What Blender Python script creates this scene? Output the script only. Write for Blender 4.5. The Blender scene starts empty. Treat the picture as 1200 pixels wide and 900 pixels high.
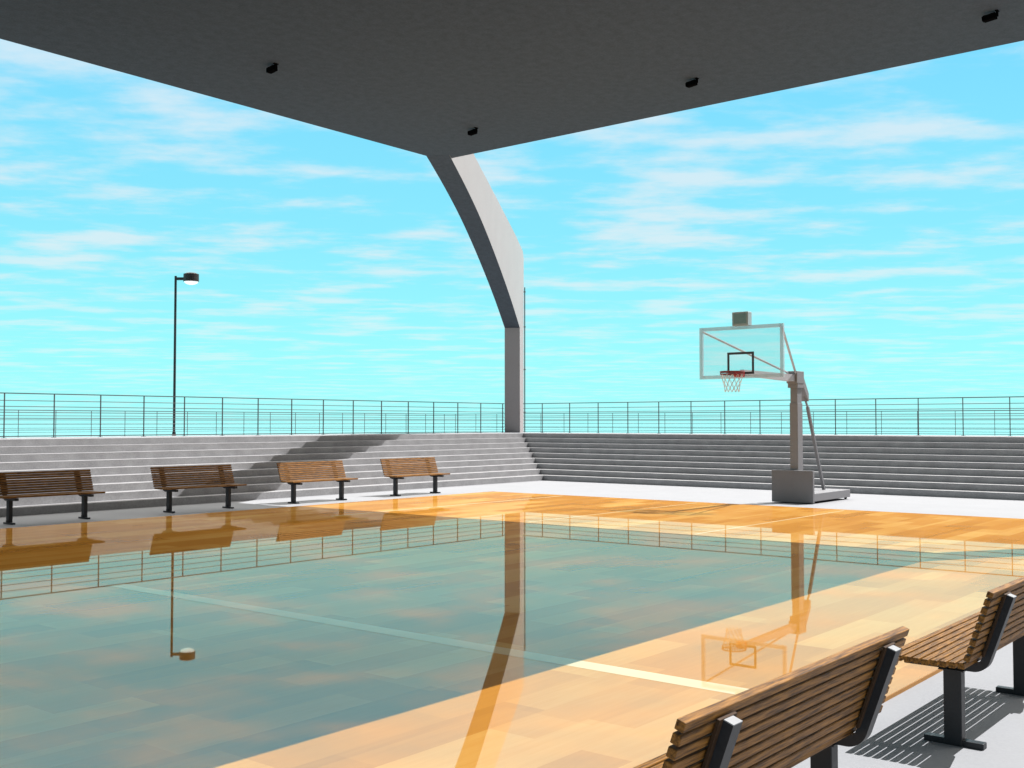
import bpy, bmesh, math, random
from mathutils import Vector, Matrix
random.seed(7)
S = bpy.context.scene
COL = S.collection

# ------------------------------------------------------------------ helpers
class MB:
    """collects boxes, bars and tubes and links them as ONE mesh object"""
    def __init__(s): s.bm = bmesh.new()
    def box(s, x0, x1, y0, y1, z0, z1, bevel=0.0, M=None):
        r = bmesh.ops.create_cube(s.bm, size=1.0)
        vs = r['verts']
        bmesh.ops.scale(s.bm, vec=(x1-x0, y1-y0, z1-z0), verts=vs)
        bmesh.ops.translate(s.bm, vec=((x0+x1)/2, (y0+y1)/2, (z0+z1)/2), verts=vs)
        if bevel:
            es = list({e for v in vs for e in v.link_edges})
            rb = bmesh.ops.bevel(s.bm, geom=es, offset=bevel, segments=2, affect='EDGES', profile=0.5)
            vs = list({v for f in rb['faces'] for v in f.verts} | {v for v in vs if v.is_valid})
        if M is not None: bmesh.ops.transform(s.bm, matrix=M, verts=vs)
        return vs
    def bar(s, p, q, w, h=None, up=Vector((0, 0, 1)), bevel=0.0):
        """rectangular bar from p to q; w across, h along 'up'"""
        p, q = Vector(p), Vector(q); h = h or w
        d = (q-p); L = d.length; d.normalize()
        a = d.cross(up)
        if a.length < 1e-4: a = d.cross(Vector((0, 1, 0)))
        a.normalize(); b = a.cross(d)
        M = Matrix(((a.x, b.x, d.x, (p.x+q.x)/2), (a.y, b.y, d.y, (p.y+q.y)/2), (a.z, b.z, d.z, (p.z+q.z)/2), (0, 0, 0, 1)))
        s.box(-w/2, w/2, -h/2, h/2, -L/2, L/2, bevel, M)
    def tube(s, p, q, r, n=10, r2=None):
        p, q = Vector(p), Vector(q); d = q-p; L = d.length
        rot = d.to_track_quat('Z', 'Y').to_matrix().to_4x4()
        M = Matrix.Translation((p+q)/2) @ rot
        bmesh.ops.create_cone(s.bm, cap_ends=True, segments=n, radius1=r, radius2=r if r2 is None else r2, depth=L, matrix=M)
    def path(s, pts, r, n=8, closed=False):
        """round tube along a polyline"""
        pts = [Vector(p) for p in pts]; rings = []; N = len(pts)
        for i, p in enumerate(pts):
            a = pts[(i-1) % N] if (closed or i > 0) else p
            b = pts[(i+1) % N] if (closed or i < N-1) else p
            d = (b-a).normalized()
            u = d.cross(Vector((0, 0, 1)))
            if u.length < 1e-3: u = d.cross(Vector((1, 0, 0)))
            u.normalize(); w = u.cross(d)
            rings.append([s.bm.verts.new(p+u*r*math.cos(2*math.pi*k/n)+w*r*math.sin(2*math.pi*k/n)) for k in range(n)])
        for i in range(N if closed else N-1):
            A, B = rings[i], rings[(i+1) % N]
            for k in range(n): s.bm.faces.new((A[k], A[(k+1) % n], B[(k+1) % n], B[k]))
        if not closed:
            s.bm.faces.new(rings[0][::-1]); s.bm.faces.new(rings[-1])
    def sweep(s, pts, x0, x1, h):
        """flat bar swept along a (y,z) polyline; x0..x1 across, h thick"""
        pts = [Vector((0, a, b)) for a, b in pts]; rings = []
        for i, p in enumerate(pts):
            a = pts[max(i-1, 0)]; b = pts[min(i+1, len(pts)-1)]
            d = (b-a).normalized(); nrm = Vector((0, -d.z, d.y))
            rings.append([s.bm.verts.new((x, (p+nrm*k).y, (p+nrm*k).z)) for x, k in ((x0, -h/2), (x1, -h/2), (x1, h/2), (x0, h/2))])
        for A, B in zip(rings, rings[1:]):
            for k in range(4): s.bm.faces.new((A[k], A[(k+1) % 4], B[(k+1) % 4], B[k]))
        s.bm.faces.new(rings[0][::-1]); s.bm.faces.new(rings[-1])
    def prism(s, pts, f0, f1):
        """polygon pts mapped to 3D by f0 and f1 (two parallel sides)"""
        A = [s.bm.verts.new(f0(*p)) for p in pts]; B = [s.bm.verts.new(f1(*p)) for p in pts]
        N = len(pts)
        s.bm.faces.new(A); s.bm.faces.new(B[::-1])
        for i in range(N): s.bm.faces.new((A[i], B[i], B[(i+1) % N], A[(i+1) % N]))
    def build(s, name, m, parent=None, smooth=False):
        bmesh.ops.recalc_face_normals(s.bm, faces=s.bm.faces[:])
        me = bpy.data.meshes.new(name); s.bm.to_mesh(me); s.bm.free()
        if smooth:
            for p in me.polygons: p.use_smooth = True
        me.materials.append(m)
        o = bpy.data.objects.new(name, me); COL.objects.link(o)
        if parent is not None: o.parent = parent
        return o

def empty(name, loc=(0, 0, 0), rz=0.0):
    o = bpy.data.objects.new(name, None); COL.objects.link(o)
    o.location = loc; o.rotation_euler = (0, 0, rz); o.empty_display_size = .2
    return o
def tag(o, label=None, cat=None, group=None, kind=None):
    if label: o['label'] = label
    if cat: o['category'] = cat
    if group: o['group'] = group
    if kind: o['kind'] = kind
    return o
def copy_tree(o, parent=None):
    c = o.copy(); COL.objects.link(c); c.parent = parent
    for ch in list(o.children): copy_tree(ch, c)
    return c

# ------------------------------------------------------------------ materials
def newmat(name):
    m = bpy.data.materials.new(name); m.use_nodes = True
    nt = m.node_tree; nt.nodes.clear()
    return m, nt
def N(nt, t, **kw):
    n = nt.nodes.new(t)
    for k, v in kw.items():
        if k.startswith('in_'):
            key = k[3:]; n.inputs[int(key) if key.isdigit() else key.replace('_', ' ')].default_value = v
        else: setattr(n, k, v)
    return n
def ramp(nt, stops):
    r = nt.nodes.new('ShaderNodeValToRGB'); e = r.color_ramp.elements
    e[0].position, e[0].color = stops[0][0], (*stops[0][1], 1)
    e[1].position, e[1].color = stops[-1][0], (*stops[-1][1], 1)
    for p, c in stops[1:-1]:
        x = e.new(p); x.color = (*c, 1)
    return r
def surf(name, col, rough=.8, var=.12, scale=12., fine=90., metallic=0., bump=.0, bumpscale=60., spec=.3):
    """principled with two-scale colour variation and a fine bump"""
    m, nt = newmat(name); L = nt.links.new
    tc = N(nt, 'ShaderNodeTexCoord')
    n1 = N(nt, 'ShaderNodeTexNoise', in_Scale=scale, in_Detail=5.); L(tc.outputs['Object'], n1.inputs['Vector'])
    n2 = N(nt, 'ShaderNodeTexNoise', in_Scale=fine, in_Detail=3.); L(tc.outputs['Object'], n2.inputs['Vector'])
    mx = N(nt, 'ShaderNodeMath', operation='ADD'); L(n1.outputs['Fac'], mx.inputs[0]); L(n2.outputs['Fac'], mx.inputs[1])
    r = ramp(nt, [(.32, tuple(c*(1-var) for c in col)), (.68, tuple(min(1, c*(1+var)) for c in col))])
    hf = N(nt, 'ShaderNodeMath', operation='MULTIPLY', in_1=.5); L(mx.outputs[0], hf.inputs[0]); L(hf.outputs[0], r.inputs[0])
    b = N(nt, 'ShaderNodeBsdfPrincipled'); b.inputs['Roughness'].default_value = rough; b.inputs['Metallic'].default_value = metallic
    b.inputs['Specular IOR Level'].default_value = spec
    L(r.outputs[0], b.inputs['Base Color'])
    if bump:
        n3 = N(nt, 'ShaderNodeTexNoise', in_Scale=bumpscale, in_Detail=4.); L(tc.outputs['Object'], n3.inputs['Vector'])
        bp = N(nt, 'ShaderNodeBump', in_Strength=bump, in_Distance=.01); L(n3.outputs['Fac'], bp.inputs['Height']); L(bp.outputs[0], b.inputs['Normal'])
    o = N(nt, 'ShaderNodeOutputMaterial'); L(b.outputs[0], o.inputs[0])
    return m

def wood_slat(name, c0, c1, rough=.55):
    m, nt = newmat(name); L = nt.links.new
    tc = N(nt, 'ShaderNodeTexCoord')
    mp = N(nt, 'ShaderNodeMapping'); mp.inputs['Scale'].default_value = (3., 45., 45.); L(tc.outputs['Object'], mp.inputs['Vector'])
    n1 = N(nt, 'ShaderNodeTexNoise', in_Scale=2.2, in_Detail=6., in_Roughness=.62); L(mp.outputs[0], n1.inputs['Vector'])
    r = ramp(nt, [(.33, c0), (.67, c1)]); L(n1.outputs['Fac'], r.inputs[0])
    b = N(nt, 'ShaderNodeBsdfPrincipled'); b.inputs['Roughness'].default_value = rough; b.inputs['Specular IOR Level'].default_value = .25
    L(r.outputs[0], b.inputs['Base Color'])
    bp = N(nt, 'ShaderNodeBump', in_Strength=.5, in_Distance=.004); L(n1.outputs['Fac'], bp.inputs['Height']); L(bp.outputs[0], b.inputs['Normal'])
    o = N(nt, 'ShaderNodeOutputMaterial'); L(b.outputs[0], o.inputs[0])
    return m

def court_wood():
    """strip parquet along X under a clear, very smooth varnish"""
    m, nt = newmat('varnished_parquet'); L = nt.links.new
    tc = N(nt, 'ShaderNodeTexCoord')
    def bricks(w, h, off, c1, c2):
        mp = N(nt, 'ShaderNodeMapping'); mp.inputs['Location'].default_value = off; L(tc.outputs['Object'], mp.inputs['Vector'])
        br = N(nt, 'ShaderNodeTexBrick', offset=.37, squash=1., in_Scale=1.)
        br.inputs['Color1'].default_value = (*c1, 1); br.inputs['Color2'].default_value = (*c2, 1); br.inputs['Mortar'].default_value = (.5, .5, .5, 1)
        br.inputs['Mortar Size'].default_value = .0; br.inputs['Brick Width'].default_value = w; br.inputs['Row Height'].default_value = h
        L(mp.outputs[0], br.inputs['Vector']); return br
    b1 = bricks(1.45, .33, (.3, .1, 0), (.05, .05, .05), (.95, .95, .95))
    b2 = bricks(2.7, .66, (1.7, .2, 0), (.1, .1, .1), (.9, .9, .9))
    mp = N(nt, 'ShaderNodeMapping'); mp.inputs['Scale'].default_value = (1.0, 14., 1.); L(tc.outputs['Object'], mp.inputs['Vector'])
    gr = N(nt, 'ShaderNodeTexNoise', in_Scale=1.6, in_Detail=6., in_Roughness=.6); L(mp.outputs[0], gr.inputs['Vector'])
    bg = N(nt, 'ShaderNodeTexNoise', in_Scale=.55, in_Detail=4.); L(tc.outputs['Object'], bg.inputs['Vector'])
    def mixv(a, b, f):
        x = N(nt, 'ShaderNodeMix', data_type='FLOAT'); x.inputs[0].default_value = f; L(a, x.inputs[2]); L(b, x.inputs[3]); return x.outputs[0]
    v = mixv(b1.outputs['Color'], b2.outputs['Color'], .42)
    v = mixv(v, gr.outputs['Fac'], .22)
    v = mixv(v, bg.outputs['Fac'], .30)
    r = ramp(nt, [(.24, WOOD[0]), (.5, WOOD[1]), (.78, WOOD[2])]); L(v, r.inputs[0])
    d = N(nt, 'ShaderNodeBsdfDiffuse'); L(r.outputs[0], d.inputs[0])
    g = N(nt, 'ShaderNodeBsdfGlossy', in_Roughness=.012); g.inputs[0].default_value = (1, .96, .85, 1)
    fr = N(nt, 'ShaderNodeFresnel', in_IOR=1.5)
    cl = N(nt, 'ShaderNodeClamp', in_Min=.33, in_Max=VARNISH); L(fr.outputs[0], cl.inputs[0])
    mx = N(nt, 'ShaderNodeMixShader'); L(cl.outputs[0], mx.inputs[0]); L(d.outputs[0], mx.inputs[1]); L(g.outputs[0], mx.inputs[2])
    o = N(nt, 'ShaderNodeOutputMaterial'); L(mx.outputs[0], o.inputs[0])
    return m
def varnished_paint(name, col):
    m, nt = newmat(name); L = nt.links.new
    tc = N(nt, 'ShaderNodeTexCoord')
    n1 = N(nt, 'ShaderNodeTexNoise', in_Scale=1.3, in_Detail=5.); L(tc.outputs['Object'], n1.inputs['Vector'])
    r = ramp(nt, [(.3, tuple(c*.82 for c in col)), (.7, col)]); L(n1.outputs['Fac'], r.inputs[0])
    d = N(nt, 'ShaderNodeBsdfDiffuse'); L(r.outputs[0], d.inputs[0])
    g = N(nt, 'ShaderNodeBsdfGlossy', in_Roughness=.012); g.inputs[0].default_value = (1, .96, .85, 1)
    fr = N(nt, 'ShaderNodeFresnel', in_IOR=1.5)
    cl = N(nt, 'ShaderNodeClamp', in_Min=.33, in_Max=VARNISH); L(fr.outputs[0], cl.inputs[0])
    mx = N(nt, 'ShaderNodeMixShader'); L(cl.outputs[0], mx.inputs[0]); L(d.outputs[0], mx.inputs[1]); L(g.outputs[0], mx.inputs[2])
    o = N(nt, 'ShaderNodeOutputMaterial'); L(mx.outputs[0], o.inputs[0])
    return m
def glass_mat(name='clear_acrylic', body=.07, col=(.9, .93, .93)):
    m, nt = newmat(name); L = nt.links.new
    t = N(nt, 'ShaderNodeBsdfTransparent'); t.inputs[0].default_value = (.95, .99, .99, 1)
    d = N(nt, 'ShaderNodeBsdfDiffuse'); d.inputs[0].default_value = (*col, 1)
    g = N(nt, 'ShaderNodeBsdfGlossy', in_Roughness=.03)
    m1 = N(nt, 'ShaderNodeMixShader', in_0=body); L(t.outputs[0], m1.inputs[1]); L(d.outputs[0], m1.inputs[2])
    m2 = N(nt, 'ShaderNodeMixShader', in_0=.05); L(m1.outputs[0], m2.inputs[1]); L(g.outputs[0], m2.inputs[2])
    o = N(nt, 'ShaderNodeOutputMaterial'); L(m2.outputs[0], o.inputs[0])
    return m
def water_mat():
    m, nt = newmat('sea_water'); L = nt.links.new
    tc = N(nt, 'ShaderNodeTexCoord')
    n = N(nt, 'ShaderNodeTexNoise', in_Scale=.25, in_Detail=6.); L(tc.outputs['Object'], n.inputs['Vector'])
    b = N(nt, 'ShaderNodeBsdfPrincipled'); b.inputs['Base Color'].default_value = (.30, .86, .88, 1); b.inputs['Roughness'].default_value = .06
    b.inputs['IOR'].default_value = 1.33
    bp = N(nt, 'ShaderNodeBump', in_Strength=.05, in_Distance=.1); L(n.outputs['Fac'], bp.inputs['Height']); L(bp.outputs[0], b.inputs['Normal'])
    o = N(nt, 'ShaderNodeOutputMaterial'); L(b.outputs[0], o.inputs[0])
    return m

WOOD = ((.385, .162, .023), (.545, .242, .037), (.69, .41, .11))
VARNISH = .43
M = {}
M['pavement'] = surf('pale_concrete', (.31, .318, .332), .9, .05, 1.2, 45., bump=.15, bumpscale=45.)
M['steps'] = surf('step_concrete', (.335, .335, .342), .9, .20, 3.0, 30., bump=.15, bumpscale=45.)
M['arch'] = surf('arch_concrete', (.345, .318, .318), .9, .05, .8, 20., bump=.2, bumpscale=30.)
M['roof'] = surf('shade_dark_concrete', (.050, .060, .076), .95, .22, 6., 26., bump=.2, bumpscale=30.)  # concrete darkened in its colour to stand in for shade under roof and arch
M['court'] = court_wood()
M['court_edge'] = surf('court_edge_wood', (.45, .22, .06), .6, .15, 6, 60)
M['line'] = varnished_paint('court_line_paint', (.80, .62, .34))
M['wood'] = wood_slat('bench_slat_wood', (.048, .020, .005), (.37, .170, .032))
M['iron'] = surf('dark_bench_iron', (.018, .021, .026), .45, .2, 8, 80, spec=.4, bump=.05)
M['strap'] = surf('rusty_strap', (.055, .028, .012), .7, .3, 12, 90)
M['rail'] = surf('grey_rail_steel', (.085, .09, .095), .5, .2, 5, 60, spec=.4)
M['hoop'] = surf('grey_hoop_paint', (.235, .235, .245), .55, .05, 3, 50, spec=.35)
M['pad'] = surf('dark_grey_pad', (.20, .20, .21), .7, .05, 4, 60)
M['frame'] = glass_mat('frosted_acrylic_frame', .50, (.66, .76, .84))
M['clock'] = surf('pale_blue_grey_casing', (.36, .45, .47), .5, .05)
M['rod'] = surf('pale_brace_paint', (.42, .42, .44), .5, .05)
M['glass'] = glass_mat()
M['target'] = surf('dark_target_paint', (.07, .075, .09), .6, .1)
M['dkred'] = surf('dark_red_rim', (.20, .055, .06), .6, .2, 20, 120)
M['cap'] = surf('bare_steel_cap', (.34, .35, .36), .5, .1)
M['red'] = surf('red_rim_paint', (.50, .045, .05), .45, .15, 20, 120)
M['net'] = surf('white_net_cord', (.72, .74, .74), .9, .06)
M['lamp_iron'] = surf('black_lamp_paint', (.022, .024, .028), .45, .2, 6, 50, spec=.4)
M['lamp_head'] = surf('brown_lamp_head', (.024, .018, .017), .45, .2, 6, 50, spec=.4)
M['lens'] = surf('lit_lamp_lens', (.9, .9, .9), .4, .02)
_b = [n for n in M['lens'].node_tree.nodes if n.type == 'BSDF_PRINCIPLED'][0]; _b.inputs['Emission Color'].default_value = (1, .99, .97, 1); _b.inputs['Emission Strength'].default_value = .32
M['black'] = surf('matt_black', (.003, .003, .003), 1., .2, 10, 80, spec=0.)
M['screen'] = surf('dark_screen', (.20, .33, .35), .3, .1, 10, 60)
M['rubber'] = surf('black_rubber', (.02, .02, .02), .8, .2)
M['pipe'] = surf('dark_pipe', (.12, .13, .13), .6, .2, 4, 40)
M['water'] = water_mat()

# ------------------------------------------------------------------ camera
cam = bpy.data.cameras.new('camera'); co = bpy.data.objects.new('camera', cam); COL.objects.link(co)
H = 1.8; PITCH = .0355; YAW = .6813
co.location = (0, 0, H)
co.rotation_euler = (math.pi/2+PITCH, 0, YAW-math.pi/2)
cam.sensor_width = 36.; cam.lens = 1279./1200*36.; cam.clip_start = .05; cam.clip_end = 20000.
S.camera = co

# ------------------------------------------------------------------ light
KX, KY = -.57, .255
ld = Vector((KX, KY, -1)).normalized()
sun = bpy.data.lights.new('sun', 'SUN'); so = bpy.data.objects.new('sun', sun); COL.objects.link(so)
sun.energy = 4.35; sun.angle = math.radians(.12); sun.color = (1., .975, .965)
so.rotation_euler = ld.to_track_quat('-Z', 'Y').to_euler(); so.location = (40, -20, 60)
EL = math.atan2(1, math.hypot(KX, KY)); AZ = math.atan2(-KX, -KY)

W = bpy.data.worlds.new('World'); S.world = W; W.use_nodes = True
nt = W.node_tree; nt.nodes.clear(); L = nt.links.new
tc = N(nt, 'ShaderNodeTexCoord'); sx = N(nt, 'ShaderNodeSeparateXYZ'); L(tc.outputs['Generated'], sx.inputs[0])
sky = N(nt, 'ShaderNodeTexSky', sky_type='NISHITA', sun_disc=False); sky.sun_elevation = EL; sky.sun_rotation = AZ
sky.air_density = 1.0; sky.dust_density = .6; sky.ozone_density = 1.
nsc = N(nt, 'ShaderNodeMix', data_type='RGBA', blend_type='MULTIPLY'); nsc.inputs[0].default_value = 1.
L(sky.outputs[0], nsc.inputs[6]); nsc.inputs[7].default_value = (.10, .10, .10, 1)
# the tropical cyan of the lower sky, fading to a duller zenith
grad = ramp(nt, [(0., (.37, 1.0, 1.0)), (.06, (.33, .98, 1.0)), (.17, (.255, .83, 1.0)), (.34, (.19, .69, 1.0)), (.46, (.16, .45, .62)), (.60, (.24, .26, .28)), (1., (.27, .265, .265))])
mz = N(nt, 'ShaderNodeMath', operation='MAXIMUM', in_1=0.); L(sx.outputs[2], mz.inputs[0]); L(mz.outputs[0], grad.inputs[0])
mixn = N(nt, 'ShaderNodeMix', data_type='RGBA'); mixn.inputs[0].default_value = .05; L(grad.outputs[0], mixn.inputs[6]); L(nsc.outputs[2], mixn.inputs[7])
# thin high cloud on a curved layer
dz = N(nt, 'ShaderNodeMath', operation='ADD', in_1=.035); L(mz.outputs[0], dz.inputs[0])
dv = N(nt, 'ShaderNodeVectorMath', operation='DIVIDE'); cb = N(nt, 'ShaderNodeCombineXYZ', in_Z=1.)
for k in (0, 1): L(dz.outputs[0], cb.inputs[k])
cz = N(nt, 'ShaderNodeCombineXYZ'); L(sx.outputs[0], cz.inputs[0]); L(sx.outputs[1], cz.inputs[1])
L(cz.outputs[0], dv.inputs[0]); L(cb.outputs[0], dv.inputs[1])
crot = N(nt, 'ShaderNodeMapping'); crot.inputs['Rotation'].default_value = (0, 0, .87); L(dv.outputs[0], crot.inputs['Vector'])
cmap = N(nt, 'ShaderNodeMapping'); cmap.inputs['Location'].default_value = (5.3, 2.9, 0); cmap.inputs['Scale'].default_value = (.72, 1.0, 1.); L(crot.outputs[0], cmap.inputs['Vector'])
cn = N(nt, 'ShaderNodeTexNoise', in_Scale=2.5, in_Detail=7., in_Roughness=.58); L(cmap.outputs[0], cn.inputs['Vector'])
cn2 = N(nt, 'ShaderNodeTexNoise', in_Scale=.95, in_Detail=3., in_Roughness=.5); L(cmap.outputs[0], cn2.inputs['Vector'])
ca = N(nt, 'ShaderNodeMath', operation='MULTIPLY_ADD', in_1=.36); L(cn2.outputs['Fac'], ca.inputs[0]); L(cn.outputs['Fac'], ca.inputs[2])
cr = ramp(nt, [(.605, (0, 0, 0)), (.88, (.80, .80, .80))]); cr.color_ramp.interpolation = 'EASE'; L(ca.outputs[0], cr.inputs[0])
ccol = ramp(nt, [(.0, (.80, .93, .94)), (.15, (.82, .855, .88)), (.4, (.76, .85, .92)), (.6, (.20, .20, .20)), (1., (.16, .155, .155))]); L(mz.outputs[0], ccol.inputs[0])
cm = N(nt, 'ShaderNodeMix', data_type='RGBA'); zf = ramp(nt, [(0., (.3, .3, .3)), (.06, (.6, .6, .6)), (.15, (.85, .85, .85)), (1., (1, 1, 1))]); L(mz.outputs[0], zf.inputs[0])
cf = N(nt, 'ShaderNodeMath', operation='MULTIPLY'); L(cr.outputs[0], cf.inputs[0]); L(zf.outputs[0], cf.inputs[1]); L(cf.outputs[0], cm.inputs[0]); L(mixn.outputs[2], cm.inputs[6]); L(ccol.outputs[0], cm.inputs[7])
# dim grey sky added right of and behind the view to hold back fill
hv = N(nt, 'ShaderNodeCombineXYZ'); L(sx.outputs[0], hv.inputs[0]); L(sx.outputs[1], hv.inputs[1])
hn = N(nt, 'ShaderNodeVectorMath', operation='NORMALIZE'); L(hv.outputs[0], hn.inputs[0])
hd_ = N(nt, 'ShaderNodeVectorMath', operation='DOT_PRODUCT'); L(hn.outputs[0], hd_.inputs[0]); hd_.inputs[1].default_value = (.327, -.945, 0)
la = N(nt, 'ShaderNodeMapRange', interpolation_type='SMOOTHSTEP'); la.inputs[1].default_value = .16; la.inputs[2].default_value = .50; L(hd_.outputs['Value'], la.inputs[0])
le = ramp(nt, [(0., (1, 1, 1)), (.68, (1, 1, 1)), (.92, (0, 0, 0)), (1., (0, 0, 0))]); L(sx.outputs[2], le.inputs[0])
lf = N(nt, 'ShaderNodeMath', operation='MULTIPLY'); L(la.outputs[0], lf.inputs[0]); L(le.outputs[0], lf.inputs[1])
lx_ = N(nt, 'ShaderNodeMix', data_type='RGBA'); L(lf.outputs[0], lx_.inputs[0]); L(cm.outputs[2], lx_.inputs[6]); lx_.inputs[7].default_value = (.16, .165, .175, 1)
CMN = cm.name
# unseen bright sky band added ahead, above the view, to light the shaded court
vd = N(nt, 'ShaderNodeVectorMath', operation='DOT_PRODUCT'); L(hn.outputs[0], vd.inputs[0]); vd.inputs[1].default_value = (.80, .60, 0)
va = N(nt, 'ShaderNodeMapRange', interpolation_type='SMOOTHSTEP'); va.inputs[1].default_value = -.25; va.inputs[2].default_value = .30; L(vd.outputs['Value'], va.inputs[0])
ve = ramp(nt, [(0., (0, 0, 0)), (.365, (0, 0, 0)), (.42, (1, 1, 1)), (.64, (1, 1, 1)), (.80, (.3, .3, .3)), (1., (.15, .15, .15))]); L(sx.outputs[2], ve.inputs[0])
vf = N(nt, 'ShaderNodeMath', operation='MULTIPLY'); L(va.outputs[0], vf.inputs[0]); L(ve.outputs[0], vf.inputs[1])
vx = N(nt, 'ShaderNodeMix', data_type='RGBA'); L(vf.outputs[0], vx.inputs[0]); L(lx_.outputs[2], vx.inputs[6]); vx.inputs[7].default_value = (3.6, 3.4, 3.15, 1)
cm = vx
# added dimming of the sky behind and left, keeps camera-facing shade dark
bd = N(nt, 'ShaderNodeVectorMath', operation='DOT_PRODUCT'); L(hn.outputs[0], bd.inputs[0]); bd.inputs[1].default_value = (-.95, -.31, 0)
ba = N(nt, 'ShaderNodeMapRange', interpolation_type='SMOOTHSTEP'); ba.inputs[1].default_value = -.1; ba.inputs[2].default_value = .5; ba.inputs[3].default_value = 1.; ba.inputs[4].default_value = .30; L(bd.outputs['Value'], ba.inputs[0])
bm_ = N(nt, 'ShaderNodeVectorMath', operation='SCALE'); L(mixn.outputs[2], bm_.inputs[0]); L(ba.outputs[0], bm_.inputs['Scale'])
L(bm_.outputs[0], [x for x in nt.nodes if x.name == CMN][0].inputs[6])
bg = N(nt, 'ShaderNodeBackground', in_Strength=.665); L(cm.outputs[2], bg.inputs[0])
ow = N(nt, 'ShaderNodeOutputWorld'); L(bg.outputs[0], ow.inputs[0])

S.view_settings.view_transform = 'Standard'; S.view_settings.look = 'None'
S.view_settings.exposure = .62; S.view_settings.gamma = 1.
S.cycles.max_bounces = 8; S.cycles.diffuse_bounces = 1; S.cycles.transparent_max_bounces = 16
S.cycles.use_denoising = True

# ------------------------------------------------------------------ setting
PZ = -.03                                    # pavement; the court top is z = 0
TX, TY, TZ = 31.0, 24.6, 1.42                # top front corner of the steps
BX, BY = 27.62, 21.12                        # foot corner of the steps
NS = 9
g = MB(); g.box(-30, BX+1, -22, BY+1, -2.6, PZ); tag(g.build('pavement', M['pavement']), kind='structure')
CX0, CX1, CY0, CY1 = -8.6, 22.0, 2.65, 18.5
g = MB(); g.box(CX0, CX1, CY0, CY1, PZ-.05, -.004); court = g.build('court', M['court_edge']); tag(court, kind='structure')
g = MB(); g.box(CX0+.002, CX1-.002, CY0+.002, CY1-.002, -.004, 0.); tag(g.build('court_floor', M['court']), kind='structure')
g = MB()
zl = .0008
def rect(x0, x1, y0, y1):
    vs = [g.bm.verts.new(p) for p in ((x0, y0, zl), (x1, y0, zl), (x1, y1, zl), (x0, y1, zl))]; g.bm.faces.new(vs)
rect(6.6, 6.8, 2.9, 11.1)                                   # half-way line
rect(14.2, 21.75, 15.98, 16.06)
for y in (12.28, 8.86): rect(15.6, 21.75, y-.025, y+.025)
tag(g.build('court_lines', M['line']), kind='structure')
# terrace: upper strip behind the steps and the lower plaza round it
FX, FY = 33.1, 26.75                                        # fence corner
g = MB()
d0 = .3
e = .071
poly = [(-22, TY+e), (TX+e, TY+e), (TX+e, -22), (FX+1.2, -22), (FX+1.2, FY+1.2), (-22, FY+1.2)]
g.prism(poly, lambda x, y: (x, y, TZ), lambda x, y: (x, y, -2.6))
poly = [(-22, FY+1.2), (FX+1.2, FY+1.2), (FX+1.2, -22), (39.6, -22), (39.6, 41.6), (-22, 41.6)]
g.prism(poly, lambda x, y: (x, y, 1.16), lambda x, y: (x, y, -2.6))
tag(g.build('terrace', M['pavement']), kind='structure')
g = MB()
vs = [g.bm.verts.new(p) for p in ((-9000, -9000, -3), (9000, -9000, -3), (9000, 9000, -3), (-9000, 9000, -3))]; g.bm.faces.new(vs)
tag(g.build('sea_water', M['water']), kind='structure')

# ------------------------------------------------------------------ steps
def lerp(a, b, t): return a+(b-a)*t
def step_profile():
    """(t across the flight 0..1, z) staircase"""
    pts = [(0., PZ-.3), (0., PZ)]
    rise = (TZ-PZ)/NS
    for i in range(NS):
        z = PZ+rise*(i+1); pts.append((i/(NS-1), z))
        if i < NS-1: pts.append(((i+1)/(NS-1), z))
    pts += [(1.02, TZ), (1.02, PZ-.3)]
    return pts
prof = step_profile()
g = MB(); g.prism(prof, lambda t, z: (-22, lerp(BY, TY, t), z), lambda t, z: (lerp(BX, TX, t), lerp(BY, TY, t), z))
tag(g.build('concrete_bleachers', M['steps']), 'pale concrete bleacher steps rising behind the row of four benches', 'bleachers', 'concrete steps round the court')
g = MB(); g.prism(prof, lambda t, z: (lerp(BX, TX, t), -22, z), lambda t, z: (lerp(BX, TX, t), lerp(BY, TY, t), z))
tag(g.build('concrete_bleachers', M['steps']), 'shaded dark grey concrete bleacher steps behind the basketball hoop', 'bleachers', 'concrete steps round the court')

# ------------------------------------------------------------------ pavilion
RX0, RX1, RY0, RY1, RZ0, RZ1 = -6.95, 20.35, 2.67, 18.80, 8.50, 10.25
pav = tag(empty('pavilion', (6.7, 10.6, 0)), 'open pavilion with flat shade-dark concrete roof on sweeping arched corner columns', 'pavilion')
def pbuild(mb, name, m, parent=pav):
    o = mb.build(name, m); o.parent = parent
    if parent is pav: o.matrix_parent_inverse = Matrix.Translation(-Vector(pav.location))
    return o
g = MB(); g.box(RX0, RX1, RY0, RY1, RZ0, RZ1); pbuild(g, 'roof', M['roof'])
inner = [(.46, TZ-.02), (.48, 5.47), (2.8, 6.15), (5.25, 6.78), (8.0, 7.40), (10.4, 7.86), (12.5, 8.17), (14.5, 8.40), (15.8, 8.52), (16.8, 8.56)]
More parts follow.
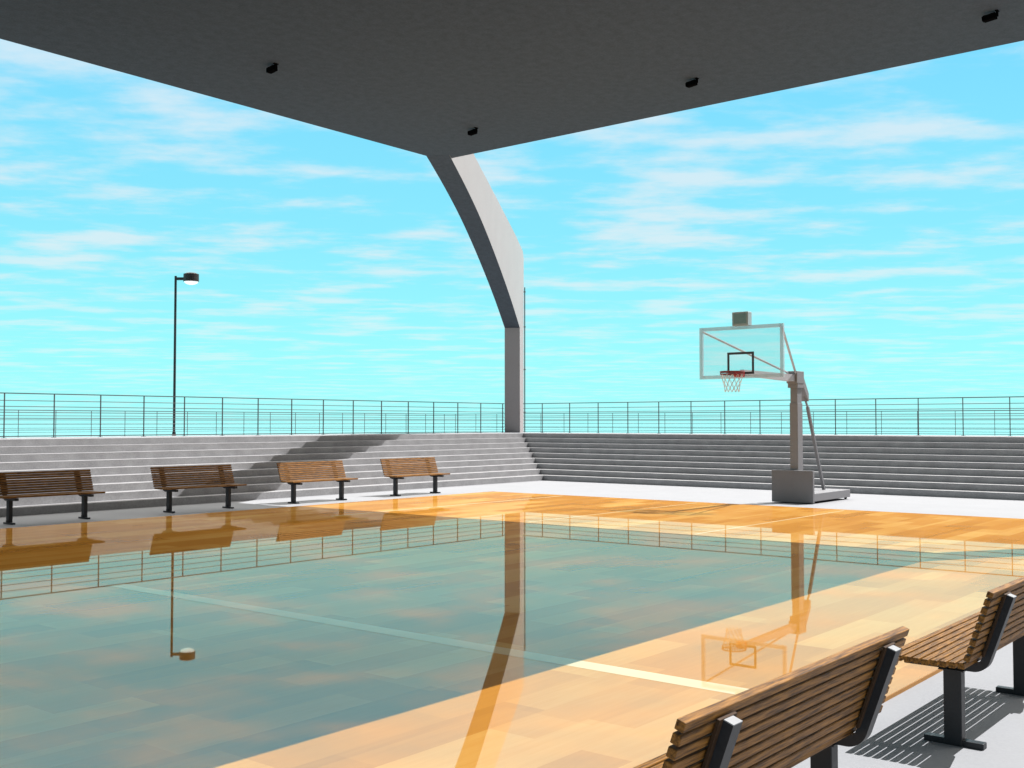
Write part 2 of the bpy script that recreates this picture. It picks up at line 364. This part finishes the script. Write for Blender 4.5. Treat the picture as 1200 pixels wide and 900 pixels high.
# refine the soffit curve
def smooth(pts, n=4):
    out = []
    for i in range(len(pts)-1):
        p0 = pts[max(i-1, 0)]; p1 = pts[i]; p2 = pts[i+1]; p3 = pts[min(i+2, len(pts)-1)]
        for k in range(n):
            t = k/n
            out.append(tuple(.5*((2*b)+(-a+c)*t+(2*a-5*b+4*c-d)*t*t+(-a+3*b-3*c+d)*t**3) for a, b, c, d in zip(p0, p1, p2, p3)))
    out.append(pts[-1]); return out
inner = inner[:1]+smooth(inner[1:])
outer = [(16.8, 10.22), (13.2, 9.72), (11.4, 9.44), (7.4, 9.2), (1.92, 8.84), (-.55, 8.60), (-.84, 8.36), (-.84, TZ-.02)]
prof_arch = inner+outer
TH = math.radians(31.9)
for sxn, syn in ((1, 1), (1, -1), (-1, 1), (-1, -1)):
    cx = 6.7+sxn*(FX-6.7); cy = 10.65+syn*(FY-10.65)
    dx, dy = -sxn*math.cos(TH), -syn*math.sin(TH); nx, ny = -sxn*math.sin(TH), syn*math.cos(TH)
    g = MB(); hw = .295
    f0 = lambda s_, z: (cx+dx*s_+nx*hw, cy+dy*s_+ny*hw, z)
    f1 = lambda s_, z: (cx+dx*s_-nx*hw, cy+dy*s_-ny*hw, z)
    g.prism(prof_arch, f0, f1)
    a = pbuild(g, 'arched_column', M['arch'])
    # thin dark sheet that paints the shade under the sweep of the arch
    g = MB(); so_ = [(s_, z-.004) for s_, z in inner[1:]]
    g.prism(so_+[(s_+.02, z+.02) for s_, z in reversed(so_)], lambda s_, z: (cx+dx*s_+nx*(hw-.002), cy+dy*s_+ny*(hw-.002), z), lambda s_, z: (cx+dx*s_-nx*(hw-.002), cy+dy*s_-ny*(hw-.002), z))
    pbuild(g, 'soffit_shade', M['roof'], a)
    if (sxn, syn) == (1, 1):
        g = MB(); px, py = cx+dx*(-.9)-nx*.33, cy+dy*(-.9)-ny*.33
        g.tube((px, py, TZ-.02), (px, py, 7.2), .022, 10)
        for z in (2.2, 3.9, 5.6, 7.0): g.box(px-.03, px+.03, py-.03, py+.03, z, z+.04)
        pbuild(g, 'drain_pipe', M['pipe'], a)

# spotlights under the roof
def make_spot():
    r = empty('roof_spotlight')
    g = MB(); g.box(-.03, .03, -.125, -.100, -.09, .01); g.box(-.05, .05, -.135, -.09, -.012, .004); g.tube((0, -.11, -.075), (0, -.07, -.075), .014, 8); g.build('bracket', M['black'], r)
    g = MB(); R = Matrix.Translation((0, 0, -.085)) @ Matrix.Rotation(math.radians(-6), 4, 'X')
    g.box(-.055, .055, -.10, .10, -.05, .045, .008, R)
    g.box(-.046, .046, .10, .118, -.040, .036, .006, R)
    g.build('housing', M['black'], r)
    return r
spot0 = make_spot()
spl = [((18.58, 16.22), 'small black spotlight under the roof, nearest the arched column'),
       ((12.87, 16.22), 'small black spotlight under the roof, leftmost, above the row of benches'),
       ((18.58, 10.55), 'small black spotlight under the roof, second from right, in line with the hoop'),
       ((18.58, 5.02), 'small black spotlight under the roof, in the upper right corner of the picture')]
for i, ((x, y), lb) in enumerate(spl):
    o = spot0 if i == 0 else copy_tree(spot0)
    o.location = (x, y, RZ0); tag(o, lb, 'spotlight', 'spotlights under the roof')

# ------------------------------------------------------------------ railings
def railing(p0, p1, zb, zt, label, group, first_off=0., spacing=1.2906, nbars=8, pw=.010):
    p0, p1 = Vector((*p0, zb)), Vector((*p1, zb)); d = (p1-p0); Ln = d.length; d.normalize()
    r = tag(empty('steel_railing', p0), label, 'railing', group)
    ang = math.atan2(d.y, d.x); r.rotation_euler = (0, 0, ang)
    h = zt-zb
    g = MB(); g.box(-pw, pw, -pw*1.5, pw*1.5, -.01, h-.01); g.box(-.05, .05, -.045, .045, -.002, .010)
    post = g.build('post', M['rail'], r)
    x = first_off; k = 0
    while x < Ln+.01:
        o = post if k == 0 else post.copy()
        if k: COL.objects.link(o); o.parent = r
        o.location = (x, 0, 0); k += 1; x += spacing
    g = MB(); g.bar((0, 0, h), (Ln, 0, h), .045, .024); g.build('handrail', M['rail'], r)
    gaps = [.18+i*(h-.18-.05)/(nbars-2) for i in range(nbars-1)]
    for q in gaps:
        g = MB(); g.tube((0, 0, h-q), (Ln, 0, h-q), .0085, 6); g.build('rail_bar', M['rail'], r)
    return r
gr = 'steel railings round the terraces'
# posts stand at X = 13.06 + k*1.2906 along the left run
x_end = 32.5; x0 = 13.06-1.2906*20
railing((x0, FY), (x_end, FY), TZ, 2.535, 'grey steel railing right above the steps behind the four benches', gr)
railing((FX, 26.28), (FX, 26.28-1.286*32), TZ, 2.535, 'grey steel railing right above the shaded steps behind the hoop', gr, .93)
railing((22.82-1.2906*25, 35.2), (39., 35.2), 1.16, 2.215, 'farther steel railing beyond the lamp post, seen through the left railing', gr, pw=.0065)
railing((39., 35.2), (39., -16.), 1.16, 2.215, 'farther steel railing seen through the railing behind the hoop', gr, .09, pw=.0065)

# ------------------------------------------------------------------ benches
def make_bench():
    r = empty('slatted_bench')
    Lh = .985
    g = MB()
    for i in range(9):                                       # seat slats, front to back
        y = .275-i*.049
        z = .478+.006*abs(i-4)/4
        g.box(-Lh, Lh, y-.0185, y+.0185, z, z+.034, .005)
    g.build('seat', M['wood'], r)
    g = MB()
    a = math.radians(19); by, bz = -.150, .545
    for i in range(9):
        t = i*.0472
        R = Matrix.Translation((0, by-math.sin(a)*t, bz+math.cos(a)*t)) @ Matrix.Rotation(a, 4, 'X')
        g.box(-Lh, Lh, -.017, .017, -.0178, .0178, .004, R)
    g.build('backrest', M['wood'], r)
    fp = [(.27, .452), (-.05, .452)]
    for k in range(9):                                       # rounded heel
        th = -math.pi/2-k/8*(math.pi/2-a)
        fp.append((-.112+.075*math.cos(th), .527+.075*math.sin(th)))
    fp.append((-.188-math.sin(a)*.385, .527+math.cos(a)*.385-.02))
    for sx_ in (-.725, .725):
        g = MB(); g.sweep(fp, sx_-.032, sx_+.032, .046); br_ = g.build('support_bracket', M['iron'], r)
        g = MB(); R = Matrix.Translation((0, fp[-1][0], fp[-1][1])) @ Matrix.Rotation(a, 4, 'X'); g.box(sx_-.0315, sx_+.0315, -.0225, .0225, 0., .004, 0, R); g.build('end_cap', M['cap'], br_)
        g = MB()
        R = Matrix.Translation((0, by-.019-math.sin(a)*.19, bz+math.cos(a)*.17)) @ Matrix.Rotation(a, 4, 'X')
        g.box(sx_-.060, sx_+.060, -.010, .0, -.19, .19, 0, R)
        g.build('back_strap', M['strap'], r)
        g = MB(); g.box(sx_-.036, sx_+.036, -.05, .05, 0.0, .432, .004)
        g.box(sx_-.06, sx_+.06, -.07, .07, .424, .431)
        leg = g.build('leg', M['iron'], r)
        g = MB(); g.box(sx_-.032, sx_+.032, -.165, .165, -.002, .034, .004)
        g.box(sx_+.036, sx_+.05, -.03, .03, .034, .075)
        g.build('foot', M['iron'], leg)
    return r
bench0 = make_bench()
gb = 'slatted wooden benches'
bl = [((3.93, 2.0), 0, 'wooden slatted bench seen from behind in the right foreground, nearest the camera'),
      ((7.2, 2.0), 0, 'wooden slatted bench at the right edge, its slatted seat and cast shadow visible'),
      ((10.37, 19.5), math.pi, 'dark wooden bench cut off by the left edge, standing before the steps'),
      ((13.67, 19.5), math.pi, 'dark wooden bench second from left before the steps, below the lamp post'),
      ((16.9, 19.5), math.pi, 'warm brown wooden bench third from left before the steps'),
      ((20.15, 19.5), math.pi, 'warm brown wooden bench fourth from left, nearest the arched column')]
for i, ((x, y), rz, lb) in enumerate(bl):
    o = bench0 if i == 0 else copy_tree(bench0)
    o.location = (x, y, PZ); o.rotation_euler = (0, 0, rz); tag(o, lb, 'bench', gb)

# ------------------------------------------------------------------ basketball hoop
YC = 10.72
hp = tag(empty('basketball_hoop', (23.6, YC, PZ)), 'grey portable basketball hoop with clear backboard at the far court end', 'basketball hoop')
def hb(mb, name, m, parent=hp, smooth=False):
    o = mb.build(name, m, None, smooth); o.parent = parent
    if parent is hp: o.matrix_parent_inverse = Matrix.Translation(-Vector(hp.location))
    return o
yw = .47
g = MB(); g.box(23.42, 25.55, YC-yw, YC+yw, .02, .20, .01)
base = hb(g, 'base', M['hoop'])
for x in (23.7, 25.45):
    for y in (YC-yw+.08, YC+yw-.08):
        g = MB(); g.tube((x, y-.02, .01), (x, y+.02, .01), .04, 12); hb(g, 'wheel', M['rubber'], base)
g = MB(); g.box(23.32, 23.42, YC-.50, YC+.50, PZ+.02, .72, .012); hb(g, 'front_pad', M['pad'])
PXF = 23.46
g = MB(); g.box(PXF, PXF+.24, YC-.085, YC+.085, .20, 2.84, .008); pole = hb(g, 'pole', M['hoop'])
g = MB(); g.box(PXF-.014, PXF+.254, YC-.097, YC+.097, .205, 2.25, .006); hb(g, 'pole_sleeve', M['hoop'], pole)
XB = 20.87
# arm: tapered box from the elbow to the middle of the board foot
g = MB()
def frustum(x0, z00, z01, w0, x1, z10, z11, w1):
    v = [g.bm.verts.new(p) for p in ((x0, YC-w0, z00), (x0, YC+w0, z00), (x0, YC+w0, z01), (x0, YC-w0, z01), (x1, YC-w1, z10), (x1, YC+w1, z10), (x1, YC+w1, z11), (x1, YC-w1, z11))]
    for f in ((0, 1, 2, 3), (7, 6, 5, 4), (0, 4, 5, 1), (1, 5, 6, 2), (2, 6, 7, 3), (3, 7, 4, 0)): g.bm.faces.new([v[i] for i in f])
frustum(XB+.06, 2.80, 2.92, .05, PXF+.02, 2.74, 2.90, .08)
hb(g, 'arm', M['rod'])
g = MB(); g.box(PXF-.10, PXF+.28, YC-.13, YC+.13, 2.70, 2.98, .01)
frustum(PXF+.2, 2.72, 2.96, .12, PXF+.62, 2.30, 2.48, .09)
g.box(PXF-.05, PXF+.26, YC-.12, YC+.12, 2.60, 2.70)
hb(g, 'elbow', M['hoop'])
g = MB(); g.bar((PXF+.52, YC-.02, 2.42), (PXF+.78, YC-.02, 2.06), .036); g.bar((PXF+.70, YC-.02, 2.17), (25.05, YC-.02, .19), .062)
hb(g, 'strut', M['pad'])
for y in (YC-.92, YC+.92):
    g = MB(); g.tube((XB+.05, y, 3.76), (PXF-.06, YC+(.08 if y > YC else -.08), 2.93), .026, 8); hb(g, 'tie_rod', M['rod'])
BZ0, BZ1, BW = 2.735, 3.845, .972
g = MB(); g.box(XB, XB+.014, YC-BW+.03, YC+BW-.03, BZ0+.03, BZ1-.03); board = hb(g, 'backboard', M['glass'])
g = MB(); fw = .075
for a_ in ((YC-BW, YC-BW+fw, BZ0, BZ1), (YC+BW-fw, YC+BW, BZ0, BZ1), (YC-BW+fw, YC+BW-fw, BZ0, BZ0+fw), (YC-BW+fw, YC+BW-fw, BZ1-fw, BZ1)):
    g.box(XB-.012, XB+.04, *a_)
hb(g, 'frame', M['frame'], board)
g = MB(); q = .31; lw = .05
for a_ in ((YC-q, YC-q+lw, 2.82, 3.29), (YC+q-lw, YC+q, 2.82, 3.29), (YC-q+lw, YC+q-lw, 2.82, 2.82+lw), (YC-q+lw, YC+q-lw, 3.29-lw, 3.29)):
    g.box(XB-.006, XB-.001, *a_)
hb(g, 'target_square', M['target'], board)
RZ = 2.86; rr = .24; rx = XB-.15-rr
g = MB(); ring = [(rx+rr*math.cos(2*math.pi*k/28), YC+rr*math.sin(2*math.pi*k/28), RZ) for k in range(28)]
g.path(ring, .013, 8, True); ring2 = [(x, y, z-.055) for x, y, z in ring]; g.path(ring2, .009, 8, True)
for k in range(0, 28, 1): g.tube(ring[k], ring2[(k+1) % 28], .006, 5)
rb_ = MB(); rb_.box(XB-.17, XB-.10, YC-.08, YC+.08, RZ-.07, RZ+.012); rb_.box(XB-.11, XB-.012, YC-.10, YC+.10, RZ-.10, RZ+.03, .006)
rim = hb(g, 'rim', M['dkred']); rim_bracket = hb(rb_, 'rim_bracket', M['red'], rim)
g = MB(); nst = 12; lv = [(0, rr-.01, RZ-.055), (1, .205, RZ-.15), (2, .175, RZ-.25), (3, .155, RZ-.34), (4, .150, RZ-.42)]
P = lambda i, k: (rx+lv[i][1]*math.cos(2*math.pi*(k+.5*(i % 2))/nst), YC+lv[i][1]*math.sin(2*math.pi*(k+.5*(i % 2))/nst), lv[i][2])
for i in range(4):
    for k in range(nst):
        for dk in ((0, -1) if i % 2 == 0 else (0, 1)):
            g.tube(P(i, k), P(i+1, (k+dk) % nst), .0042, 5)
hb(g, 'net', M['net'], rim)
g = MB(); g.box(XB-.02, XB+.16, YC-.185, YC+.185, 3.847, 4.14, .012)
clk = hb(g, 'shot_clock', M['clock'])
g = MB(); g.box(XB-.026, XB-.0202, YC-.145, YC+.145, 3.89, 4.095); hb(g, 'screen', M['screen'], clk)

# ------------------------------------------------------------------ street lamp
lx, ly, lz = 26.95, 40.3, 1.16
lm = tag(empty('street_lamp', (lx, ly, lz)), 'tall black lamp post with round flat lamp head above left railing', 'street lamp')
hd = Vector((math.sin(YAW), -math.cos(YAW), 0)); tp = 8.03-lz
g = MB(); g.tube((0, 0, 0), (0, 0, tp+.02), .055, 14, .05); g.tube((0, 0, 0), (0, 0, .25), .10, 14, .07); g.build('pole', M['lamp_iron'], lm)
g = MB(); g.bar((0, 0, tp-.1), hd*.42+Vector((0, 0, tp-.1)), .09, .12); g.build('arm', M['lamp_iron'], lm)
hc = hd*.66
g = MB(); g.tube((hc.x, hc.y, tp-.22), (hc.x, hc.y, tp+.10), .325, 28, .32); g.tube((hc.x, hc.y, tp+.10), (hc.x, hc.y, tp+.15), .31, 28, .20)
head = g.build('lamp_head', M['lamp_head'], lm)
g = MB()
for k in range(5):
    a0, a1 = k/5*math.pi/2, (k+1)/5*math.pi/2
    g.tube((hc.x, hc.y, tp-.221-.13*math.sin(a1)), (hc.x, hc.y, tp-.2215-.13*math.sin(a0)), max(.29*math.cos(a1), .01), 32, .29*math.cos(a0))
g.build('lens', M['lens'], head)
